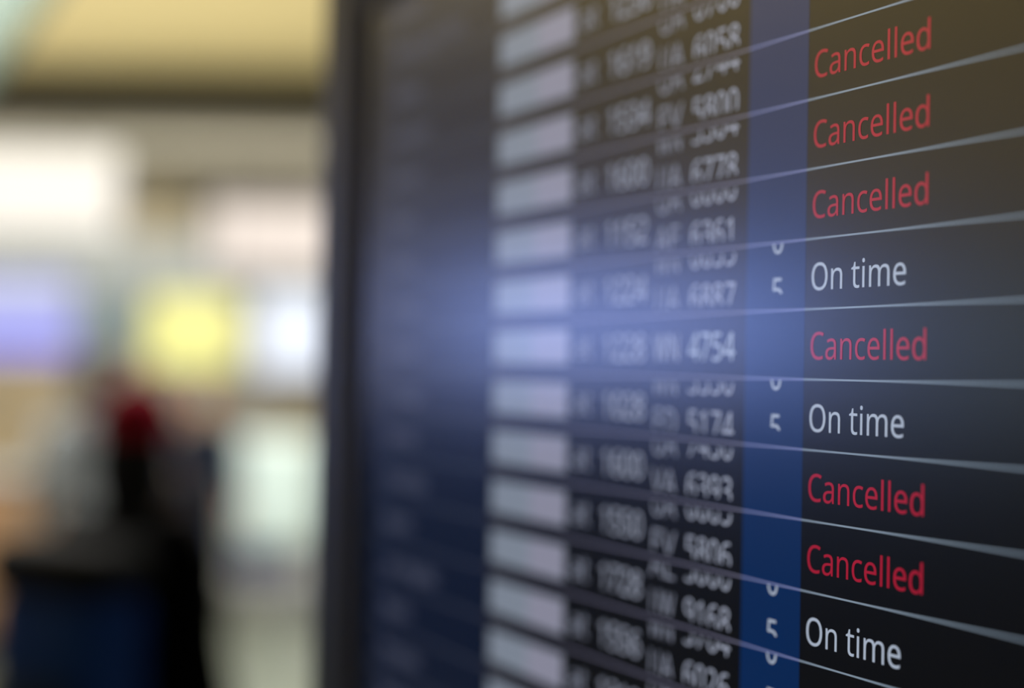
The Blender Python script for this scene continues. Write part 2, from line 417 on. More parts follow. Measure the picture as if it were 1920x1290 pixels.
    if hat:
        hm = ellipsoid(P(0, -0.005, 1.69), (0.100 * k, 0.112 * k, 0.115 * k), 28, 16, keep=lambda c: c.z > -0.1)
        bmesh.ops.solidify(hm, geom=hm.faces[:], thickness=0.010)
        h = obj('knit_hat', hm, hat, t, True)
        bm = bmesh.new()
        pts = 28; rr = 0.016 * k
        ring = []
        for i in range(pts):
            a = 2 * PI * i / pts
            cx_, cy_ = math.cos(a), math.sin(a)
            ring.append([bm.verts.new((P(0, 0, 0)[0] + cx_ * (0.100 * k + rr * math.cos(b) * 0.7), P(0, -0.005, 1.69)[1] + cy_ * (0.112 * k + rr * math.cos(b) * 0.7), 1.685 * k + rr * 1.6 * math.sin(b))) for b in [2 * PI * q / 10 for q in range(10)]])
        for i in range(pts):
            A, B = ring[i], ring[(i + 1) % pts]
            for q in range(10): bm.faces.new((A[q], B[q], B[(q + 1) % 10], A[(q + 1) % 10]))
        obj('hat_cuff', bm, hat, h, True)
        obj('pompom', ellipsoid(P(0, -0.01, 1.81), (0.022 * k,) * 3, 14, 10), hat, h, True)
    return t

# nearest figure, walking away to the right: crimson hat, black coat, blue backpack
NP = (-0.93, 3.6)
person('person', 'person in a crimson knit hat and black coat seen from behind', (NP[0], NP[1], 0), -0.45, 1.63,
       M['black_cloth'], M['dark_trouser'], M['dark_hair'], hair='long', coat_len=0.42, hat=M['red_knit'], stride=0.10, tk=1.12)
bp = thing('backpack', 'blue backpack worn by the person in the crimson hat', 'backpack', (NP[0] - 0.07, NP[1] - 0.20, 0.77), -0.45)
obj('bag_body', bx(-0.17, 0.17, -0.15, 0.06, 0.0, 0.46, 0.06, 4), M['blue_nylon'], bp, True)
obj('front_pocket', bx(-0.13, 0.13, -0.20, -0.14, 0.04, 0.26, 0.03, 3), M['deep_nylon'], bp, True)
obj('top_flap', bx(-0.185, 0.175, -0.16, 0.065, 0.44, 0.575, 0.05, 3), M['black_nylon'], bp, True)
obj('carry_handle', tb([(-0.05, -0.01, 0.565), (-0.04, -0.01, 0.60), (0.04, -0.01, 0.60), (0.05, -0.01, 0.565)], 0.009, 8), M['black_nylon'], bp, True)
for s in (-1, 1):
    obj('shoulder_strap', tb([(s * 0.09, 0.04, 0.50), (s * 0.10, 0.10, 0.60), (s * 0.11, 0.20, 0.62), (s * 0.12, 0.33, 0.52), (s * 0.12, 0.36, 0.36), (s * 0.13, 0.28, 0.22), (s * 0.13, 0.04, 0.12)], 0.016, 8), M['black_nylon'], bp, True)

person('person', 'person in a light grey jacket behind the blue backpack', (-2.28, 7.8, 0), 0.5, 1.74,
       M['grey_cloth'], M['dark_trouser'], M['dark_hair'], coat_len=0.03, stride=0.12)
person('person', 'slim person in a navy coat with fair hair beside the luggage trolley', (-2.16, 10.2, 0), -2.6, 1.56,
       M['navy_cloth'], M['slate_cloth'], M['fair_hair'], coat_len=0.40, stride=0.14)

person('person', 'small child in a dark brown coat just behind the black coated person', (-2.16, 9.0, 0), -2.9, 1.20,
       M['brown_cloth'], M['dark_trouser'], M['dark_hair'], coat_len=0.45, tk=1.2)
ct = thing('service_counter', 'tan wooden service counter beyond the light grey jacket', 'counter', (-3.95, 8.9, 0.012))
obj('counter_body', bx(-1.1, 1.1, -0.3, 0.3, 0.08, 1.02, 0.01), M['counter'], ct)
obj('kick_board', bx(-1.07, 1.07, -0.26, 0.27, 0.0, 0.08), M['rubber'], ct)
obj('worktop', bx(-1.14, 1.14, -0.34, 0.34, 1.02, 1.06, 0.01), M['housing'], ct)
for i in range(4):
    obj('front_panel', bx(-1.06 + i * 0.535, -0.56 + i * 0.535, -0.315, -0.30, 0.12, 0.98, 0.005, 1), M['counter'], ct)

# luggage trolley with mint suitcase and indigo bag
tr = thing('luggage_trolley', 'steel luggage trolley carrying the pale mint suitcase', 'trolley', (-1.72, 10.6, 0), 0.25)
obj('platform', bx(-0.38, 0.38, -0.24, 0.24, 0.17, 0.20, 0.01), M['chrome'], tr)
for s in (-1, 1):
    obj('side_rail', tb([(s * 0.36, -0.24, 0.16), (s * 0.36, 0.22, 0.16), (s * 0.33, 0.30, 0.55), (s * 0.30, 0.36, 1.02)], 0.016), M['chrome'], tr, True)
obj('push_handle', tb([(-0.31, 0.36, 1.0), (-0.30, 0.40, 1.05), (0.30, 0.40, 1.05), (0.31, 0.36, 1.0)], 0.02), M['rubber'], tr, True)
for (x, y) in ((-0.33, -0.18), (0.33, -0.18), (-0.33, 0.22), (0.33, 0.22)):
    w_ = obj('wheel', tb([(x - 0.02, y, 0.075), (x + 0.02, y, 0.075)], 0.075, 20), M['rubber'], tr)
    obj('wheel_bracket', bx(x - 0.03, x + 0.03, y - 0.02, y + 0.02, 0.12, 0.17, 0.004, 1), M['chrome'], w_)
bgp = thing('duffel_bag', 'small indigo duffel bag at the foot of the mint suitcase', 'bag', (-1.80, 10.58, 0.20), 0.25)
obj('bag_body', tb([(-0.19, 0, 0.115), (-0.16, 0, 0.115), (0.16, 0, 0.115), (0.19, 0, 0.115)], [0.07, 0.112, 0.112, 0.07], 20), M['indigo'], bgp, True)
for s in (-1, 1):
    obj('strap', tb([(-0.08, s * 0.06, 0.19), (-0.04, s * 0.04, 0.225), (0.04, s * 0.04, 0.225), (0.08, s * 0.06, 0.19)], 0.008, 8), M['black_nylon'], bgp, True)
st = thing('suitcase', 'large pale mint hard shell suitcase on the luggage trolley', 'suitcase', (-1.70, 10.6, 0.435), 0.25)
obj('shell', bx(-0.29, 0.29, -0.15, 0.15, 0.0, 0.80, 0.06, 4), M['mint'], st, True)
for i in range(6):
    x = -0.20 + i * 0.08
    obj('shell_rib', bx(x - 0.012, x + 0.012, -0.160, -0.148, 0.10, 0.70, 0.004, 1), M['mint'], st)
obj('zip_band', bx(-0.293, 0.293, -0.008, 0.008, -0.003, 0.803, 0.002, 1), M['housing'], st)
obj('carry_handle', tb([(-0.07, 0, 0.795), (-0.06, 0, 0.83), (0.06, 0, 0.83), (0.07, 0, 0.795)], 0.011, 8), M['housing'], st, True)

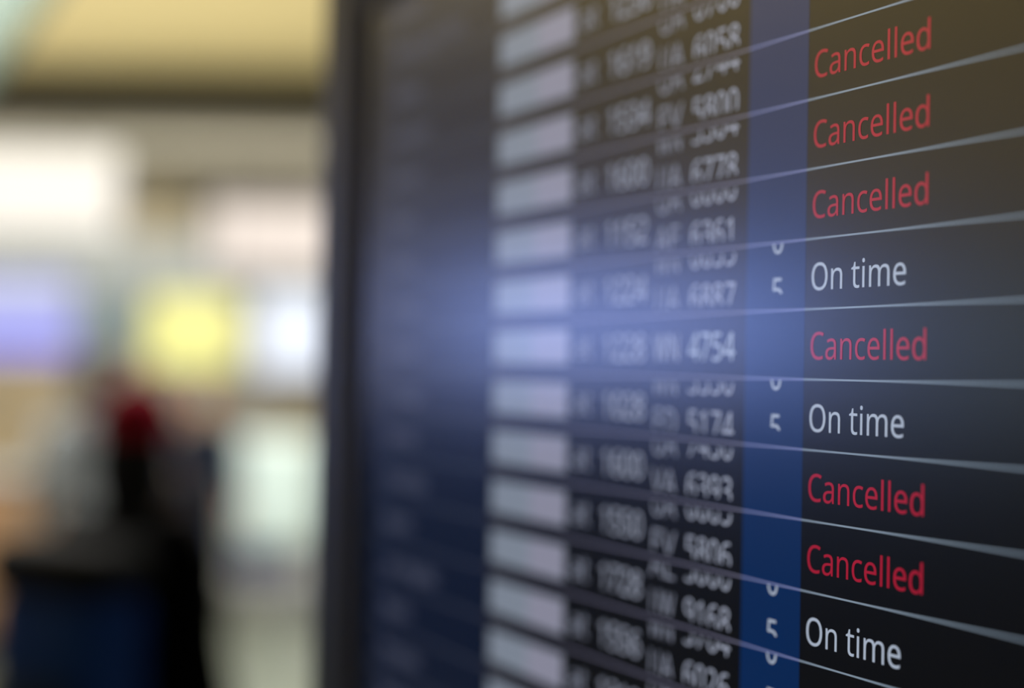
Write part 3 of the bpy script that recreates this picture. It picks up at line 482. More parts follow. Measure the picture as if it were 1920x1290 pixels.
# ------------------------------------------------------------------ the flight information display
GLYPHS = json.loads('''{"0":[401,[366,251,366,221,364,193,361,167,357,142,352,119,345,98,337,79,328,61,317,46,305,32,291,20,276,11,260,3,241,-3,221,-6,200,-7,173,-5,148,1,126,10,107,24,90,41,75,61,62,85,52,112,44,143,39,176,35,212,34,251,35,290,38,326,44,359,51,389,60,416,72,440,87,460,104,477,123,491,146,500,171,506,200,508,226,506,251,500,273,491,293,477,310,460,325,440,338,416,348,389,356,359,362,326,365,290],[96,251,97,218,98,188,102,161,106,137,112,115,119,97,128,81,139,68,151,58,166,51,182,47,200,46,218,47,234,51,248,58,260,68,271,81,280,96,287,115,293,136,298,161,301,188,303,218,304,251,303,284,301,313,298,340,293,364,287,386,280,404,271,420,260,432,248,442,234,449,218,454,200,455,182,454,166,449,151,442,139,432,128,420,119,404,112,386,106,364,102,340,98,313,97,284]],"1":[401,[249,0,188,0,188,349,189,384,190,410,191,436,186,430,180,425,176,421,171,417,148,397,95,354,62,395,197,500,249,500]],"2":[401,[364,0,34,0,34,51,165,183,183,202,199,219,215,235,228,251,240,265,251,280,260,294,268,308,273,323,277,338,280,354,281,370,279,390,275,407,267,421,256,433,243,442,228,449,211,453,193,454,175,454,158,451,143,447,129,442,115,435,101,427,86,417,72,407,39,448,49,456,60,464,71,471,82,478,94,485,107,490,120,495,133,499,147,503,162,505,177,507,193,507,215,506,236,503,255,498,273,491,289,482,303,471,315,459,325,445,333,429,339,412,343,394,344,374,343,355,340,336,335,318,328,300,319,283,308,266,296,250,283,233,268,216,252,198,234,180,216,162,111,59,111,56,364,56]],"3":[401,[345,383,344,367,342,352,338,338,333,325,326,313,317,303,308,293,297,285,284,278,271,272,257,267,242,263,242,261,270,256,294,248,315,237,331,223,344,206,353,187,359,166,361,142,359,121,356,101,349,82,340,65,329,49,315,35,297,22,278,12,255,4,229,-2,201,-6,169,-7,150,-7,131,-6,113,-4,96,-1,79,3,63,7,47,13,32,20,32,78,48,70,64,64,82,58,99,54,117,50,135,47,152,45,169,45,201,46,227,51,249,60,266,71,279,85,289,102,294,122,296,144,295,159,292,172,287,184,280,194,271,203,260,211,247,218,232,223,215,227,197,230,177,231,156,232,108,232,108,284,157,284,177,285,195,287,211,291,226,296,239,303,250,310,260,319,268,329,274,341,279,353,281,365,282,379,281,396,276,411,268,424,258,435,244,444,229,450,211,454,191,455,178,455,166,454,154,452,143,450,132,447,122,444,112,440,103,435,93,430,84,425,75,419,65,413,34,455,48,465,64,475,82,484,100,492,121,498,143,503,166,506,190,507,227,505,259,498,285,487,307,472,324,453,336,432,343,409]],"4":[401,[387,113,314,113,314,0,254,0,254,113,15,113,15,166,250,503,314,503,314,169,387,169],[254,326,255,360,256,388,257,414,258,437,255,437,252,430,249,423,245,416,241,408,237,401,233,394,229,388,225,382,75,169,254,169]],"5":[401,[193,307,217,306,240,302,262,297,282,289,299,280,315,268,329,254,340,239,349,222,355,203,359,182,361,160,359,135,355,111,348,90,338,70,326,53,311,37,294,24,274,13,252,4,228,-2,202,-6,174,-7,155,-7,136,-5,118,-3,101,0,85,4,70,9,56,14,44,20,44,78,57,71,72,65,88,59,105,54,123,50,141,48,158,46,174,46,192,46,209,48,225,52,239,57,252,64,264,72,274,81,282,93,289,106,294,120,297,136,298,153,296,176,290,197,281,214,268,229,250,240,229,248,203,253,172,255,162,255,151,254,140,253,127,251,115,250,105,248,95,246,87,244,56,264,75,500,326,500,326,444,127,444,116,299,148,304,158,305,169,306,181,307]],"6":[401,[39,214,39,235,40,257,42,278,44,299,48,320,53,340,58,359,65,379,73,397,83,414,93,430,106,445,120,459,135,471,152,482,171,491,192,498,215,503,240,506,268,507,275,507,283,507,291,506,300,506,309,505,316,504,323,502,329,501,329,448,323,450,316,452,308,453,301,454,293,455,285,456,277,456,269,457,246,456,225,453,205,448,188,440,173,432,160,421,148,410,138,396,129,382,122,366,115,350,111,332,107,313,104,294,102,275,100,254,104,254,110,262,116,270,123,277,131,284,139,291,149,296,159,301,170,305,182,309,194,311,208,313,223,313,244,312,263,309,282,303,299,295,314,285,328,273,339,259,349,243,357,225,363,206,367,184,368,161,366,136,363,113,357,91,348,71,337,54,324,38,310,25,293,13,275,4,254,-2,232,-6,209,-7,191,-6,174,-4,158,0,142,6,127,14,113,23,100,34,88,47,77,61,67,78,59,96,51,116,46,138,42,161,39,186],[208,45,229,47,248,52,265,61,279,73,291,89,300,109,305,133,307,161,305,184,301,204,293,221,283,237,269,249,252,258,233,263,210,265,194,264,179,261,165,257,153,251,141,244,131,236,122,226,114,216,109,206,104,195,102,184,101,173,101,161,103,150,105,139,107,127,111,116,116,106,121,96,128,86,135,77,143,69,152,62,161,56,172,51,183,48,195,46]],"7":[401,[95,0,300,444,31,444,31,500,366,500,366,452,163,0]],"8":[401,[200,507,221,506,241,504,260,499,277,493,293,486,307,476,320,466,330,453,339,439,345,423,348,406,349,387,349,373,346,359,342,346,336,335,329,324,321,314,312,304,302,295,291,287,279,279,267,272,254,265,269,257,284,249,297,240,310,231,322,222,333,211,342,200,350,188,357,176,362,161,365,146,366,130,364,109,360,90,354,73,345,57,334,43,321,30,306,19,288,10,269,2,248,-3,226,-6,202,-7,176,-6,152,-3,130,2,110,9,93,18,77,29,64,41,54,55,45,71,39,88,36,107,34,127,35,144,38,159,42,174,49,187,56,199,65,210,76,221,87,230,99,239,112,247,125,255,138,261,126,268,115,276,104,284,93,293,84,302,76,312,68,323,62,334,57,346,53,359,51,373,50,388,52,406,55,423,61,439,70,453,81,465,93,476,107,485,123,493,141,499,159,504,179,506],[95,127,96,109,101,93,109,79,120,66,135,56,153,48,175,44,200,42,224,44,245,48,263,56,278,66,290,79,299,94,304,110,305,129,305,141,302,152,298,162,292,172,285,181,277,190,267,198,256,205,244,212,230,219,216,226,200,232,189,236,174,229,161,222,148,215,137,207,127,199,119,191,111,182,105,172,101,162,97,151,95,139],[199,457,180,456,164,453,149,447,136,439,125,428,117,416,112,402,111,385,111,373,114,361,118,351,123,342,130,333,137,326,146,318,156,312,167,306,178,300,190,294,202,289,214,294,226,300,236,305,246,312,255,318,263,326,271,333,277,342,282,351,286,362,288,373,289,385,287,402,282,416,275,428,264,439,251,447,235,453,218,456]],"9":[401,[364,286,364,265,363,244,361,223,358,201,355,180,350,160,344,141,338,121,329,103,320,86,309,70,297,55,283,41,268,29,250,18,231,9,210,2,187,-3,162,-6,134,-7,127,-7,119,-7,111,-6,102,-5,93,-4,85,-3,78,-2,71,0,71,53,78,51,85,49,93,47,101,46,109,45,117,44,125,44,133,43,156,44,178,47,197,52,214,60,229,68,243,79,254,90,265,103,274,118,281,133,287,150,292,168,296,186,299,205,301,225,302,245,298,245,292,237,286,230,279,223,271,216,263,209,253,204,243,199,232,195,220,191,207,189,193,187,179,187,158,188,138,191,120,197,103,205,88,215,74,227,63,240,53,256,45,274,39,294,36,315,35,338,36,364,40,387,46,409,55,429,66,446,79,462,94,475,111,487,129,496,150,502,171,506,195,507,212,506,229,504,245,499,261,493,276,486,290,476,303,465,315,452,326,438,336,422,344,404,351,384,357,362,361,339,363,314],[195,455,174,453,155,448,138,439,124,426,111,410,103,390,98,366,96,339,97,316,102,296,109,278,119,263,133,251,149,242,169,237,192,235,208,236,223,239,237,243,250,249,262,256,272,264,281,274,288,284,294,294,298,305,301,316,302,327,301,338,300,350,298,361,295,372,291,383,287,394,281,404,275,414,268,423,260,431,251,438,242,444,231,449,220,452,208,454]],"A":[447,[382,0,321,155,123,155,64,0,0,0,195,502,252,502,447,0],[246,362,239,382,230,413,223,437,215,409,208,382,201,362,144,211,303,211]],"B":[455,[211,500,255,498,293,493,326,484,353,472,374,456,389,434,398,408,401,376,400,362,398,348,394,336,390,324,384,313,376,303,368,294,357,286,346,279,334,273,320,269,305,265,305,262,321,259,335,255,349,250,362,244,374,236,385,228,395,217,403,206,409,193,414,178,416,161,417,142,416,120,412,100,406,82,396,65,385,50,371,37,355,26,336,16,316,9,294,4,270,1,244,0,68,0,68,500],[223,287,253,288,278,292,297,299,312,308,322,319,329,333,334,350,335,369,334,388,328,404,319,418,306,428,290,436,269,442,243,445,214,446,131,446,131,287],[131,235,131,53,232,53,263,55,288,60,309,68,324,79,336,93,344,109,349,127,350,147,349,160,347,172,344,183,339,193,332,203,323,211,313,218,300,224,285,228,268,232,249,234,227,235]],"C":[443,[282,452,263,451,244,448,227,444,210,438,195,430,180,421,167,410,155,398,145,384,136,369,128,352,121,334,116,315,112,295,110,273,109,250,110,220,114,192,120,167,129,143,139,121,152,103,168,86,186,73,206,62,229,54,254,50,282,48,298,49,314,50,329,51,344,54,358,57,373,60,387,64,401,68,401,13,387,8,373,4,358,1,343,-2,328,-4,311,-6,292,-7,272,-7,236,-5,202,1,172,11,145,25,121,42,100,63,83,87,68,114,57,144,49,177,44,213,43,251,44,278,47,305,52,330,58,354,67,377,78,398,90,418,105,436,121,452,139,466,158,478,180,488,203,497,228,502,255,506,283,507,302,507,321,505,339,503,357,499,375,495,391,490,406,484,421,478,396,424,384,429,371,434,358,439,344,443,330,447,315,450,299,451]],"D":[511,[468,255,467,215,461,178,451,144,437,114,420,88,399,64,375,45,348,29,317,16,284,7,247,2,207,0,68,0,68,500,222,500,259,498,293,493,324,484,353,472,379,456,402,437,422,415,438,390,452,361,461,329,467,294],[402,253,401,285,396,313,390,339,380,362,368,382,353,399,335,414,315,425,293,434,269,441,242,445,213,446,131,446,131,54,199,54,246,57,288,66,323,82,351,104,373,132,389,166,399,206]],"E":[389,[347,0,68,0,68,500,347,500,347,445,131,445,131,289,335,289,335,234,131,234,131,55,347,55]],"F":[363,[131,0,68,0,68,500,347,500,347,445,131,445,131,268,334,268,334,212,131,212]],"H":[519,[450,0,387,0,387,233,131,233,131,0,68,0,68,500,131,500,131,289,387,289,387,500,450,500]],"L":[367,[68,0,68,500,131,500,131,56,349,56,349,0]],"M":[635,[289,0,124,438,121,438,122,431,122,422,123,413,124,403,124,392,125,380,125,368,125,355,126,343,126,330,126,316,126,303,126,0,68,0,68,500,161,500,315,90,318,90,475,500,567,500,567,0,505,0,505,307,505,320,505,332,505,344,506,356,506,368,506,380,507,391,508,402,510,438,507,438,340,0]],"N":[532,[464,0,391,0,123,415,120,415,121,407,122,398,122,388,123,377,125,330,125,318,126,305,126,292,126,279,126,0,68,0,68,500,141,500,408,86,410,86,409,120,407,169,406,182,406,194,406,206,405,218,405,500,464,500]],"O":[547,[504,251,503,222,501,195,496,170,489,145,481,122,471,101,459,82,446,64,430,48,413,33,394,21,374,11,351,3,327,-2,301,-6,274,-7,245,-6,219,-2,194,3,172,12,151,22,132,34,115,48,99,64,86,82,74,101,65,123,57,146,51,170,46,196,44,223,43,251,44,289,49,324,57,356,68,386,82,413,100,437,121,458,145,475,172,490,203,500,237,506,275,508,310,506,343,500,374,490,401,476,425,458,445,438,463,413,478,386,489,356,498,323,503,288],[109,251,110,220,114,192,119,166,127,142,137,121,149,102,164,86,181,72,201,61,223,54,247,49,274,48,301,49,325,54,347,61,367,72,383,86,398,102,410,121,420,142,428,166,433,192,437,220,438,251,435,295,428,335,416,369,398,399,376,422,348,439,314,449,275,452,247,451,223,446,201,439,181,428,164,415,149,399,137,380,127,359,119,335,114,309,110,281]],"P":[424,[200,500,246,498,285,490,317,478,343,461,363,440,377,415,385,386,388,353,387,338,385,323,382,308,378,294,372,280,364,267,355,255,345,243,332,232,318,223,301,215,283,208,263,202,240,198,215,195,188,195,131,195,131,0,68,0,68,500],[195,446,131,446,131,249,181,249,204,249,225,251,244,254,261,259,275,265,288,272,299,281,307,291,314,303,319,317,322,333,323,350,321,373,315,392,305,409,292,422,274,433,252,440,226,445]],"R":[436,[206,500,236,499,263,496,287,491,308,484,327,475,344,465,357,452,368,437,377,420,383,401,387,381,388,358,387,339,384,321,380,305,373,291,365,279,357,267,347,258,336,249,324,241,312,235,300,229,288,224,425,0,352,0,230,207,131,207,131,0,68,0,68,500],[202,445,131,445,131,260,206,260,234,261,259,266,279,273,295,284,307,297,316,314,321,333,323,355,322,371,320,385,316,397,310,408,303,417,294,425,283,431,270,436,256,440,240,443,222,445]],"S":[384,[352,134,350,112,346,92,339,74,330,58,318,43,303,30,287,19,268,10,247,2,224,-3,199,-6,173,-7,159,-7,146,-6,132,-5,119,-4,107,-3,95,-1,84,1,73,4,63,7,53,10,44,13,36,17,36,77,49,72,64,66,80,61,98,57,117,53,136,50,156,48,176,48,194,48,210,50,225,53,238,57,250,63,260,69,269,77,276,85,281,95,285,105,288,116,289,128,288,140,286,151,283,161,278,169,272,178,264,186,254,193,242,201,228,208,211,215,192,223,171,231,155,237,141,243,127,250,114,257,103,264,92,271,83,279,74,288,67,297,60,307,55,317,50,328,47,339,44,352,43,365,42,380,43,399,47,417,53,433,62,448,73,461,87,473,102,483,119,492,137,498,157,503,179,506,202,507,222,507,241,505,260,503,277,499,294,495,310,490,325,485,340,479,320,425,307,430,293,435,279,440,264,444,248,447,233,450,217,451,200,452,185,451,171,449,159,447,148,443,138,438,129,432,122,425,116,417,112,408,108,399,106,389,106,379,106,367,108,356,112,346,116,337,122,329,130,321,139,314,151,307,163,300,179,293,196,285,215,278,236,270,256,261,273,252,290,243,304,234,316,223,327,211,336,199,343,185,348,170,351,153]],"T":[389,[226,0,163,0,163,445,7,445,7,500,382,500,382,445,226,445]],"U":[512,[448,176,447,151,443,127,436,104,427,83,415,63,401,46,383,30,363,17,340,7,314,-1,285,-5,254,-7,210,-4,171,6,139,22,112,44,90,71,75,103,66,138,63,178,63,500,126,500,126,176,128,147,134,122,144,100,159,81,177,67,199,56,226,50,257,48,279,49,298,52,316,57,331,64,344,73,355,84,365,96,373,110,378,125,383,141,385,158,386,176,386,500,448,500]],"V":[420,[420,500,242,0,179,0,0,500,66,500,179,179,182,169,186,159,189,150,192,140,202,104,204,95,206,87,208,78,210,70,212,78,214,87,216,96,218,104,221,113,223,122,226,131,229,141,242,181,354,500]],"W":[651,[642,500,509,0,445,0,348,328,340,358,332,387,326,411,323,426,320,411,315,387,308,357,306,350,304,342,301,334,299,326,204,0,141,0,8,500,74,500,152,195,160,163,166,132,168,125,169,117,170,110,172,103,176,76,180,104,182,112,183,119,185,127,186,135,194,167,202,198,291,500,356,500,447,196,450,188,452,180,454,172,457,164,464,132,466,124,468,117,469,109,470,102,475,76,476,84,477,94,479,103,480,112,482,122,484,132,486,142,489,153,499,195,576,500]],"a":[393,[202,382,234,380,261,374,285,365,303,352,318,334,328,312,334,286,336,256,336,0,291,0,279,53,277,53,268,43,260,35,252,27,243,19,234,13,225,7,215,3,204,-1,193,-3,180,-5,166,-7,151,-7,134,-6,119,-4,104,0,90,5,77,12,66,20,56,30,48,42,41,55,36,70,33,86,32,104,35,131,43,154,57,174,76,191,101,204,132,214,169,221,212,224,276,226,276,249,275,270,271,288,264,303,256,314,244,322,231,327,216,331,198,332,184,331,169,330,156,327,142,323,129,319,116,314,104,309,92,303,74,349,86,356,100,362,115,367,132,372,149,376,166,379,184,381],[220,181,188,179,161,174,139,168,123,159,111,148,103,135,98,120,96,104,97,89,101,76,107,66,115,57,126,51,137,46,150,44,165,43,187,44,208,49,227,57,244,69,257,84,267,102,273,124,275,150,275,183]],"b":[431,[121,403,121,391,121,380,121,369,120,358,120,348,119,340,118,332,118,326,121,326,130,337,140,348,152,357,165,366,180,373,197,378,216,381,237,382,271,379,301,369,327,354,350,333,368,306,382,272,390,233,392,188,391,157,387,129,381,103,373,80,362,59,350,42,335,27,319,15,300,5,281,-2,260,-6,237,-7,216,-6,197,-3,180,2,165,9,152,18,140,27,130,37,121,48,116,48,104,0,60,0,60,532,121,532],[227,331,208,330,191,327,176,322,164,315,153,307,144,296,137,284,131,269,127,253,124,234,122,213,121,190,121,187,123,154,127,126,134,101,144,81,158,65,176,53,200,46,228,44,252,46,272,53,290,65,304,81,314,102,322,127,327,155,328,188,327,222,322,250,314,275,304,295,289,310,272,322,251,328]],"c":[336,[210,-7,186,-6,163,-2,142,4,121,13,103,25,87,39,73,56,61,76,51,99,44,125,40,154,39,186,40,219,44,248,52,275,62,298,74,319,89,336,106,350,124,362,145,371,167,377,190,381,214,382,229,382,242,381,256,379,270,376,282,373,294,370,304,366,313,362,294,311,285,314,276,317,266,320,255,323,244,325,233,327,223,328,213,328,195,327,178,324,164,319,151,312,139,303,129,292,121,279,114,265,109,248,105,229,103,209,102,186,103,165,105,145,109,127,114,110,121,95,129,82,139,71,150,62,163,55,177,50,192,47,209,46,224,47,238,48,251,50,264,53,275,56,286,60,297,64,307,68,307,13,297,9,287,5,276,1,265,-2,253,-4,240,-6,226,-7]],"d":[431,[193,-7,159,-4,130,5,103,20,81,42,62,69,49,102,41,142,39,187,41,232,49,272,62,305,81,333,104,355,130,370,160,379,193,382,208,382,221,381,233,378,244,375,255,371,265,366,274,361,282,355,290,349,297,342,304,335,310,327,314,327,311,354,311,362,310,370,310,377,310,382,310,532,371,532,371,0,321,0,312,50,310,50,304,43,297,35,290,28,282,21,274,15,265,10,255,5,244,1,233,-3,220,-5,207,-7],[202,44,230,46,253,52,272,62,286,77,297,95,304,118,309,144,310,175,310,186,309,219,304,248,297,273,287,294,273,310,254,322,230,329,202,331,178,329,158,321,141,309,127,292,116,270,108,245,104,217,102,186,104,154,108,126,116,102,127,81,141,65,158,53,179,46]],"e":[395,[204,382,228,381,249,377,269,371,287,361,304,350,318,336,330,320,341,302,349,282,355,261,358,238,359,213,359,176,102,176,105,146,111,120,121,97,135,79,152,64,172,54,196,48,222,46,239,46,256,47,271,49,285,52,299,56,313,60,328,65,342,71,342,18,328,12,314,7,300,2,286,-1,271,-4,255,-6,238,-7,219,-7,193,-6,169,-2,146,5,125,15,106,27,89,42,74,59,61,79,51,102,44,127,40,155,39,185,40,215,44,242,50,267,59,291,71,311,84,330,100,345,117,359,137,369,158,376,180,381],[204,332,183,330,164,325,148,316,134,304,123,288,114,270,107,249,104,225,295,225,294,240,292,255,289,268,285,281,279,292,273,302,265,311,255,318,245,324,232,329,219,331]],"g":[431,[193,382,211,381,228,379,244,374,259,368,274,360,287,351,299,339,310,326,314,326,322,375,371,375,371,-6,370,-32,367,-55,361,-76,353,-96,343,-113,330,-127,315,-140,298,-150,278,-158,255,-164,231,-167,203,-168,183,-168,164,-167,146,-165,129,-162,112,-159,96,-155,82,-150,68,-144,68,-88,82,-94,97,-100,113,-105,130,-109,148,-113,167,-115,187,-116,207,-117,229,-115,250,-110,267,-101,283,-89,295,-73,303,-55,308,-34,310,-11,310,4,311,28,312,50,310,50,299,36,288,25,275,15,261,7,246,1,229,-4,212,-6,193,-7,159,-4,128,6,102,22,79,44,62,72,49,105,41,144,39,187,41,229,49,267,62,301,79,329,102,353,128,369,158,379],[201,331,186,329,172,326,159,321,147,314,137,304,128,293,120,280,114,265,109,248,105,229,103,209,102,186,104,154,109,125,117,101,128,80,142,64,159,53,179,46,202,43,216,44,229,45,241,48,251,51,261,55,270,60,278,67,285,74,291,82,297,92,301,102,305,114,307,127,309,141,311,156,311,172,311,187,310,211,308,233,304,253,299,270,293,284,285,297,275,307,263,316,250,322,235,327,219,330]],"h":[433,[121,376,121,369,121,363,121,356,120,349,118,324,122,324,128,333,135,341,143,349,152,356,161,362,171,367,182,371,193,375,204,378,215,380,227,381,239,382,261,381,281,378,299,374,315,367,329,359,341,349,352,337,361,323,367,307,372,288,375,267,376,244,376,0,315,0,315,240,314,262,310,280,304,295,295,308,283,318,269,325,251,329,231,331,211,330,194,327,178,322,165,315,154,306,145,295,137,283,131,269,127,252,124,235,122,215,121,194,121,0,60,0,60,532,121,532]],"i":[181,[121,375,121,0,60,0,60,375],[91,516,98,516,104,514,110,511,116,507,121,501,124,494,126,486,127,477,126,468,124,460,121,453,116,447,110,443,104,440,98,438,91,438,84,438,77,440,71,443,65,447,61,453,57,460,55,468,55,477,55,486,57,494,61,501,65,507,71,511,77,514,84,516]],"k":[374,[120,254,120,248,120,241,120,233,119,225,118,193,120,193,133,209,150,231,165,249,285,375,357,375,205,215,368,0,293,0,163,175,120,138,120,0,60,0,60,532,120,532]],"l":[181,[121,0,60,0,60,532,121,532]],"m":[655,[471,382,501,380,527,374,549,364,567,350,580,331,590,307,596,278,598,244,598,0,537,0,537,242,536,262,532,280,527,296,519,308,508,318,495,325,479,329,461,331,435,329,414,323,396,313,383,299,372,281,365,260,361,236,359,207,359,0,298,0,298,242,298,256,296,269,294,280,290,291,285,300,279,308,273,315,265,321,256,325,245,328,234,330,221,331,203,330,187,327,174,322,162,315,152,306,143,295,136,283,131,269,126,253,124,235,122,216,121,195,121,0,60,0,60,375,109,375,118,324,122,324,128,334,135,342,143,350,151,357,160,363,169,368,179,372,189,376,200,379,210,381,221,382,232,382,253,381,272,379,290,374,305,367,319,358,330,347,340,334,347,319,351,319,361,334,373,347,387,358,402,367,419,374,436,379,453,381]],"n":[433,[240,382,272,380,299,374,323,364,342,350,357,331,367,307,374,278,376,244,376,0,315,0,315,240,314,262,310,280,304,295,295,308,283,318,269,325,251,329,231,331,202,328,178,322,159,311,145,296,135,276,127,253,123,226,121,195,121,0,60,0,60,375,109,375,118,324,122,324,129,334,136,342,144,350,153,357,163,363,173,368,183,372,194,376,205,379,217,381,228,382]],"o":[424,[386,188,385,166,383,144,379,124,374,105,367,88,359,72,349,57,339,44,327,32,313,22,299,13,283,6,267,0,249,-4,230,-6,211,-7,193,-6,175,-4,158,0,142,6,127,13,113,22,100,32,88,44,77,57,67,72,59,88,51,105,46,124,42,144,39,166,39,188,40,218,44,246,50,271,60,294,71,314,85,332,101,347,120,360,140,370,163,377,187,381,213,382,238,381,261,377,283,370,303,360,321,347,338,332,352,314,364,294,373,271,380,246,384,218],[102,188,103,167,105,147,109,129,114,112,120,96,129,83,138,71,150,62,163,54,178,48,194,45,212,44,230,45,247,48,261,54,275,62,286,71,296,83,304,96,311,112,316,129,319,147,321,167,322,188,321,210,319,230,315,248,310,265,304,280,295,293,285,304,274,313,261,321,246,326,230,329,211,331,185,328,162,321,143,309,128,293,117,272,109,248,104,220]],"p":[431,[238,382,271,379,301,370,327,355,350,334,368,307,382,273,390,234,392,188,391,158,387,130,381,104,373,81,362,60,350,43,335,27,319,15,301,5,281,-1,260,-6,237,-7,223,-7,210,-5,198,-3,186,1,175,5,166,10,156,15,148,21,141,27,133,34,127,40,121,48,117,48,120,18,120,9,121,1,121,-7,121,-14,121,-168,60,-168,60,375,110,375,118,324,121,324,127,332,133,340,141,347,148,354,156,360,165,366,175,370,186,375,197,378,210,380,224,382],[227,331,209,330,193,327,178,322,166,316,155,308,146,298,138,287,132,273,128,258,124,241,122,221,121,200,121,188,122,166,124,146,127,127,131,110,137,95,144,82,153,70,164,61,177,54,192,48,209,45,228,44,245,45,260,49,273,55,285,63,295,73,304,85,311,99,318,114,322,131,326,149,328,169,328,189,327,220,322,247,314,271,304,292,289,309,272,321,251,328]],"r":[289,[235,382,257,381,263,381,269,380,274,379,279,378,271,321,251,325,246,326,240,326,235,326,230,326,220,326,209,324,199,321,189,317,180,312,171,306,162,299,154,292,147,283,140,274,135,263,130,252,126,240,123,228,122,214,121,200,121,0,60,0,60,375,110,375,117,307,120,307,126,317,133,327,140,336,148,345,157,353,166,360,176,367,187,372,198,377,210,380,222,382]],"s":[335,[304,104,303,86,299,70,294,56,286,43,276,31,264,21,250,13,234,6,216,0,197,-4,176,-6,154,-7,135,-7,118,-5,101,-3,86,-1,73,3,60,7,48,12,36,17,36,73,48,67,61,62,75,57,91,52,107,48,123,45,139,43,155,43,177,44,196,46,211,51,223,58,233,66,239,75,243,86,244,98,244,105,242,111,240,117,237,123,232,129,226,134,218,140,209,146,198,151,185,158,169,164,152,171,134,178,118,185,103,192,90,199,77,206,67,214,57,223,50,232,44,243,39,255,37,268,36,283,38,305,45,325,58,342,75,356,96,368,119,376,146,381,176,382,193,382,210,381,225,379,241,376,255,372,269,368,283,363,296,357,275,308,263,313,251,317,238,321,225,325,212,328,199,330,186,331,172,332,154,331,139,329,126,325,114,320,106,313,100,305,96,296,95,286,95,279,97,272,100,266,104,260,109,255,116,249,124,244,134,239,146,234,159,228,174,222,191,215,208,208,224,202,239,195,252,188,264,180,274,172,283,163,291,154,296,143,301,131,303,118]],"t":[253,[185,43,192,44,199,44,206,45,214,46,221,47,227,48,232,50,237,51,237,4,232,2,225,0,218,-2,209,-4,200,-5,192,-6,183,-7,174,-7,160,-6,146,-4,133,-1,120,3,108,9,98,17,88,27,80,39,73,52,68,69,65,88,64,109,64,328,11,328,11,357,65,382,90,461,126,461,126,375,235,375,235,328,126,328,126,111,127,95,130,81,135,69,143,60,151,53,161,48,173,44]],"u":[433,[373,375,373,0,323,0,314,50,311,50,305,40,297,32,289,24,280,18,270,12,260,7,250,2,239,-1,227,-4,216,-6,204,-7,192,-7,170,-6,151,-3,133,1,117,7,102,16,90,26,79,38,71,52,64,68,59,86,56,107,55,130,55,375,118,375,118,134,119,113,123,95,129,79,138,67,150,57,164,50,181,46,201,44,221,45,239,48,254,53,267,60,278,69,288,79,296,92,301,106,306,122,309,140,311,159,312,180,312,375]],"v":[356,[142,0,0,375,66,375,146,154,158,120,161,110,164,101,166,92,169,84,171,75,173,68,175,61,176,55,179,55,180,61,182,68,184,76,187,84,189,93,192,102,195,111,199,120,210,154,290,375,356,375,213,0]],"y":[357,[1,375,67,375,148,162,161,125,164,117,166,108,169,100,172,91,174,83,176,75,178,67,179,60,182,60,184,69,188,80,191,92,195,105,200,120,205,134,209,148,214,162,291,375,357,375,195,-52,188,-69,181,-85,173,-99,164,-113,155,-125,144,-136,133,-146,121,-154,107,-160,93,-164,76,-167,59,-168,51,-168,43,-168,36,-167,29,-166,8,-162,8,-113,26,-116,32,-117,37,-117,43,-118,49,-118,60,-117,69,-116,78,-113,86,-110,94,-105,101,-100,108,-94,113,-86,119,-79,124,-70,128,-61,132,-51,152,-1]]," ":[182]}''')
G_CACHE = {}
def glyph(ch):
    """(advance, verts, faces) of one filled letter, cap height 1"""
    if ch in G_CACHE: return G_CACHE[ch]
    g = GLYPHS[ch]
    if len(g) == 1:
        G_CACHE[ch] = (g[0] / 500, [], []); return G_CACHE[ch]
    cu = bpy.data.curves.new('g', 'CURVE'); cu.dimensions = '2D'; cu.fill_mode = 'BOTH'
    for sp in g[1:]:
        s = cu.splines.new('POLY'); n = len(sp) // 2
        s.points.add(n - 1)
        for i in range(n): s.points[i].co = (sp[2 * i] / 500, sp[2 * i + 1] / 500, 0, 1)
        s.use_cyclic_u = True
    o = bpy.data.objects.new('g', cu); C.objects.link(o)
    dg = bpy.context.evaluated_depsgraph_get(); dg.update()
    me = bpy.data.meshes.new_from_object(o.evaluated_get(dg))
    r = (g[0] / 500, [v.co.to_2d() for v in me.vertices], [tuple(p.vertices) for p in me.polygons])
    bpy.data.objects.remove(o); bpy.data.curves.remove(cu); bpy.data.meshes.remove(me)
    G_CACHE[ch] = r
    return r

def text_width(s): return sum(glyph(c)[0] for c in s)

R = 0.025            # row pitch of the timetable
Z0 = -0.0011         # height of the line under row 0, relative to the display's origin
FONT_COND = 0.961
def text(name, s, m, parent, x0, base, cap, width=None, right=False, lo=None, hi=None, y=-0.00009):
    """flat lettering in the display plane; lo / hi clip a scrolling line of digits in its window"""
    w = text_width(s)
    sx = (width / w) if width else cap * FONT_COND
    if right: x0 = x0 - w * sx
    verts, faces, pen = [], [], 0.0
    for c in s:
        adv, vs, fs = glyph(c)
        b = len(verts)
        verts += [(x0 + (pen + v[0]) * sx, y, base + v[1] * cap) for v in vs]
        faces += [tuple(i + b for i in f) for f in fs]
        pen += adv
    bm = bmesh.new()
    vv = [bm.verts.new(v) for v in verts]
    for f in faces:
        try: bm.faces.new([vv[i] for i in f])
        except ValueError: pass
    for lim, sgn in ((lo, -1), (hi, 1)):
        if lim is not None:
            bmesh.ops.bisect_plane(bm, geom=bm.verts[:] + bm.edges[:] + bm.faces[:], plane_co=(0, 0, lim), plane_no=(0, 0, sgn), clear_outer=True)
    me = bpy.data.meshes.new(name); bm.to_mesh(me); bm.free()
    return link(name, me, m, parent)

def plate(name, x0, x1, z0, z1, m, parent, y=-0.00006):
    me = bpy.data.meshes.new(name)
    me.from_pydata([(x0, y, z0), (x1, y, z0), (x1, y, z1), (x0, y, z1)], [], [(0, 1, 2, 3)])
    return link(name, me, m, parent)

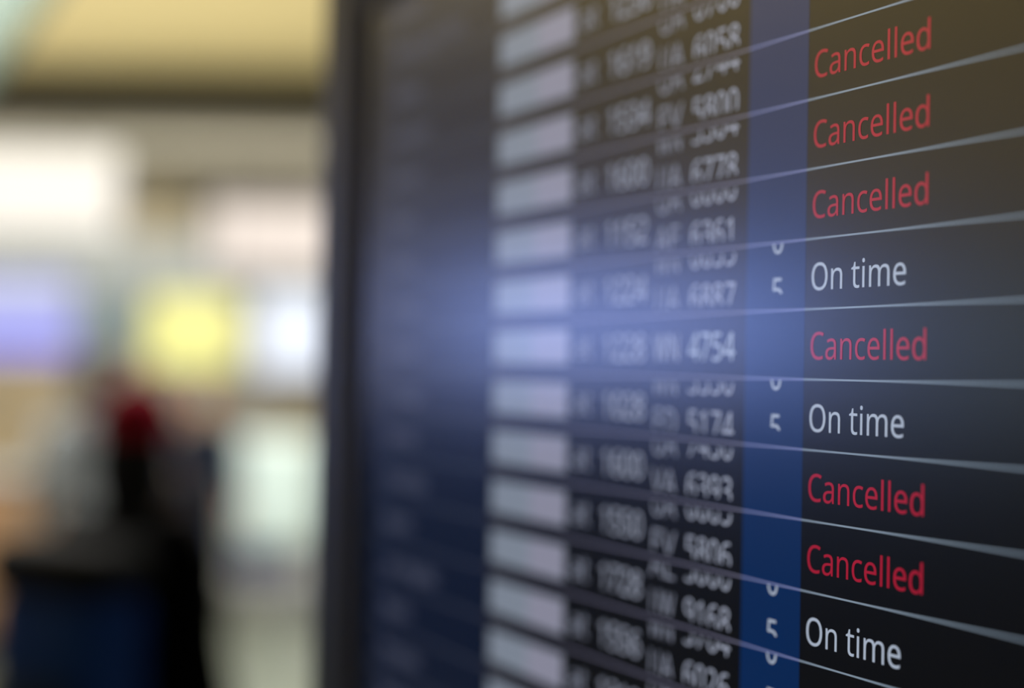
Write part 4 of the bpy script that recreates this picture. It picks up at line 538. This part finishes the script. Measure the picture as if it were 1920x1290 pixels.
D = thing('flight_display', 'large glossy flight information display listing cancelled and on time flights', 'display', (0.1053, 0.5125, 1.75), math.radians(-62.5))
XL, XR, ZT, ZB = -0.4330, 0.640, 0.2215, -0.445
# housing and frame
obj('housing', bx(XL - 0.060, XR + 0.060, 0.014, 0.085, ZB - 0.06, ZT + 0.06, 0.008), M['bezel'], D)
obj('bezel', bx(XL - 0.064, XL - 0.020, -0.006, 0.020, ZB - 0.064, ZT + 0.064, 0.004), M['bezel'], D)
obj('bezel', bx(XR + 0.020, XR + 0.064, -0.006, 0.020, ZB - 0.064, ZT + 0.064, 0.004), M['bezel'], D)
obj('bezel', bx(XL - 0.020, XR + 0.020, -0.006, 0.020, ZT + 0.020, ZT + 0.064, 0.004), M['bezel'], D)
obj('bezel', bx(XL - 0.020, XR + 0.020, -0.006, 0.020, ZB - 0.064, ZB - 0.020, 0.004), M['bezel'], D)
g1 = obj('gasket', bx(XL - 0.020, XL, -0.003, 0.016, ZB - 0.020, ZT + 0.020), M['bezel_in'], D)
obj('gasket', bx(XR, XR + 0.020, -0.003, 0.016, ZB - 0.020, ZT + 0.020), M['bezel_in'], D)
obj('gasket', bx(XL, XR, -0.003, 0.016, ZT, ZT + 0.020), M['bezel_in'], D)
obj('gasket', bx(XL, XR, -0.003, 0.016, ZB - 0.020, ZB), M['bezel_in'], D)
obj('screen_panel', bx(XL, XR, 0.0, 0.012, ZB, ZT), M['scr_black'], D)
# stand behind
obj('stand_pole', tb([(0.1, 0.12, -1.74), (0.1, 0.12, 0.0)], 0.045, 24), M['steel'], D, True)
obj('stand_bracket', bx(-0.05, 0.25, 0.083, 0.16, -0.25, 0.05, 0.006), M['steel'], D)
obj('stand_base', bx(-0.25, 0.45, -0.10, 0.34, -1.749, -1.73, 0.006), M['steel'], D)

# columns of the timetable
o = plate('city_column', -0.4109, -0.2500, ZB, ZT - 0.002, M['scr_navy'], D, -0.00003); o['label'] = 'dark navy column of destinations'
o = plate('gate_column', -0.0366, -0.0020, ZB, ZT - 0.002, M['scr_blue'], D, -0.00003); o['label'] = 'royal blue gate column'
LT = 0.00066
K_TOP, K_BOT = 8, -12
for k in range(K_BOT, K_TOP + 2):
    z = Z0 + k * R
    if z < ZT - 0.001:
        plate('row_line', -0.4109, -0.2500, z - LT / 2, z + LT / 2, M['scr_line_dim'], D, -0.00006)
        plate('row_line', -0.2500, -0.0366, z - LT / 2, z + LT / 2, M['scr_line_lilac'], D, -0.00006)
        plate('row_line', -0.0366, -0.0020, z - LT / 2, z + LT / 2, M['scr_line_blue'], D, -0.00006)
        plate('row_line', -0.0020, XR, z - LT / 2, z + LT / 2, M['scr_line'], D, -0.00006)

rows = {  # row: (city, time, (code above, code), (number above, number), gate, status)
    8: ('Boston', '1545', ('UA', 'EV'), ('0600', '6120'), '', ''),
    7: ('Pittsburgh Port', '1205', ('AA', 'UA'), ('3700', '6044'), '', ''),
    6: ('Albany', '1230', ('UA', 'UA'), ('3480', '6112'), '', ''),
    5: ('Houston', '1619', ('UA', 'UA'), ('0700', '6058'), '', ''),
    4: ('Denver', '1534', ('UA', 'EV'), ('2744', '5800'), '', 'Cancelled'),
    3: ('Miami', '1600', ('WN', 'UA'), ('3304', '6778'), '', 'Cancelled'),
    2: ('Dallas', '1152', ('UA', 'AE'), ('0000', '6361'), '', 'Cancelled'),
    1: ('Tampa', '1224', ('WN', 'UA'), ('0655', '6887'), '5', 'On time'),
    0: ('Boston', '1228', (None, 'WN'), (None, '4754'), '', 'Cancelled'),
    -1: ('Chicago', '1028', ('WN', 'ED'), ('3330', '5174'), '5', 'On time'),
    -2: ('Denver', '1600', ('UA', 'VA'), ('7430', '6393'), '', 'Cancelled'),
    -3: ('Charlotte', '1550', ('UA', 'EV'), ('6665', '5806'), '', 'Cancelled'),
    -4: ('Miami', '1728', ('AL', 'UW'), ('3000', '9168'), '5', 'On time'),
    -5: ('Los Angeles', '1556', ('WN', 'UA'), ('3764', '6026'), '5', 'On time'),
    -6: ('Miami', '1310', ('UA', 'UA'), ('3015', '6208'), '', 'Cancelled'),
    -7: ('Houston', '1412', ('AA', 'EV'), ('2290', '5511'), '', 'Cancelled'),
    -8: ('Denver', '1320', ('UA', 'UA'), ('0081', '6604'), '5', 'On time'),
    -9: ('Boston', '1706', ('WN', 'UA'), ('1150', '4410'), '', 'Cancelled'),
}
CAP = 0.385 * R
for k, (city, tm, codes, nums, gate, status) in rows.items():
    top = Z0 + (k + 1) * R
    zf = lambda f: top - f * R
    hi = zf(0.085)
    # pale airline plate: two tones
    p = plate('airline_plate', -0.2470, -0.1715, zf(0.81), zf(0.17), M['plate_a'], D)
    plate('plate_print', -0.2060, -0.1725, zf(0.78), zf(0.20), M['plate_b'], p, -0.00009)
    text('city_text', city, M['scr_city'], D, -0.388, zf(0.72), CAP * 1.05, lo=None)
    text('direction_text', 'at', M['scr_dim'], D, -0.1655, zf(0.70), CAP * 1.1, width=0.0155)
    text('time_text', tm, M['scr_grey'], D, -0.1402, zf(0.74), CAP * 1.12, width=0.0345)
    ca, cm = codes; na, nm = nums
    if ca:
        text('airline_code', ca, M['scr_dim'], D, -0.0998, zf(0.30), CAP * 1.1, width=0.0185, hi=hi)
        text('airline_code', cm, M['scr_dim'], D, -0.0998, zf(0.95), CAP * 1.1, width=0.0185, lo=zf(0.885))
        text('flight_number', na, M['scr_grey'], D, -0.0745, zf(0.26), CAP * 1.1, width=0.0315, hi=hi)
        text('flight_number', nm, M['scr_grey'], D, -0.0745, zf(0.955), CAP * 1.1, width=0.0315, lo=zf(0.87))
    else:
        text('airline_code', cm, M['scr_grey'], D, -0.0998, zf(0.74), CAP * 1.12, width=0.0195)
        text('flight_number', nm, M['scr_white'], D, -0.0745, zf(0.735), CAP * 1.12, width=0.0315)
    if gate:
        text('gate_number', '0', M['scr_white'], D, -0.0214, zf(0.16), CAP * 0.98, hi=zf(0.02))
        text('gate_number', gate, M['scr_white'], D, -0.0214, zf(0.90), CAP * 0.98, lo=zf(0.755))
    if status == 'Cancelled':
        o = text('status_text', status, M['scr_red'], D, 0.0009, zf(0.715), CAP); o['label'] = 'red Cancelled lettering'
    elif status:
        o = text('status_text', status, M['scr_white'], D, 0.0009, zf(0.735), CAP); o['label'] = 'white On time lettering'
print('STATUS W', text_width('Cancelled') * CAP * FONT_COND)
from bpy_extras.object_utils import world_to_camera_view
bpy.context.view_layer.update()
def px(X, z):
    p = D.matrix_world @ Vector((X, 0, z)); c = world_to_camera_view(S, cam, p); return round(c.x * 1920), round((1 - c.y) * 1290)
print('LINES@1515', [px(0, Z0 + k * R) for k in range(-5, 7)], 'COLS', [px(X, Z0) for X in (XL - .064, XL, -.4109, -.25, -.247, -.1715, -.0366, -.002, .0579, .1)], 'BLUE', px(-.0366, Z0 + 5 * R), px(-.0366, Z0 - 4.5 * R))
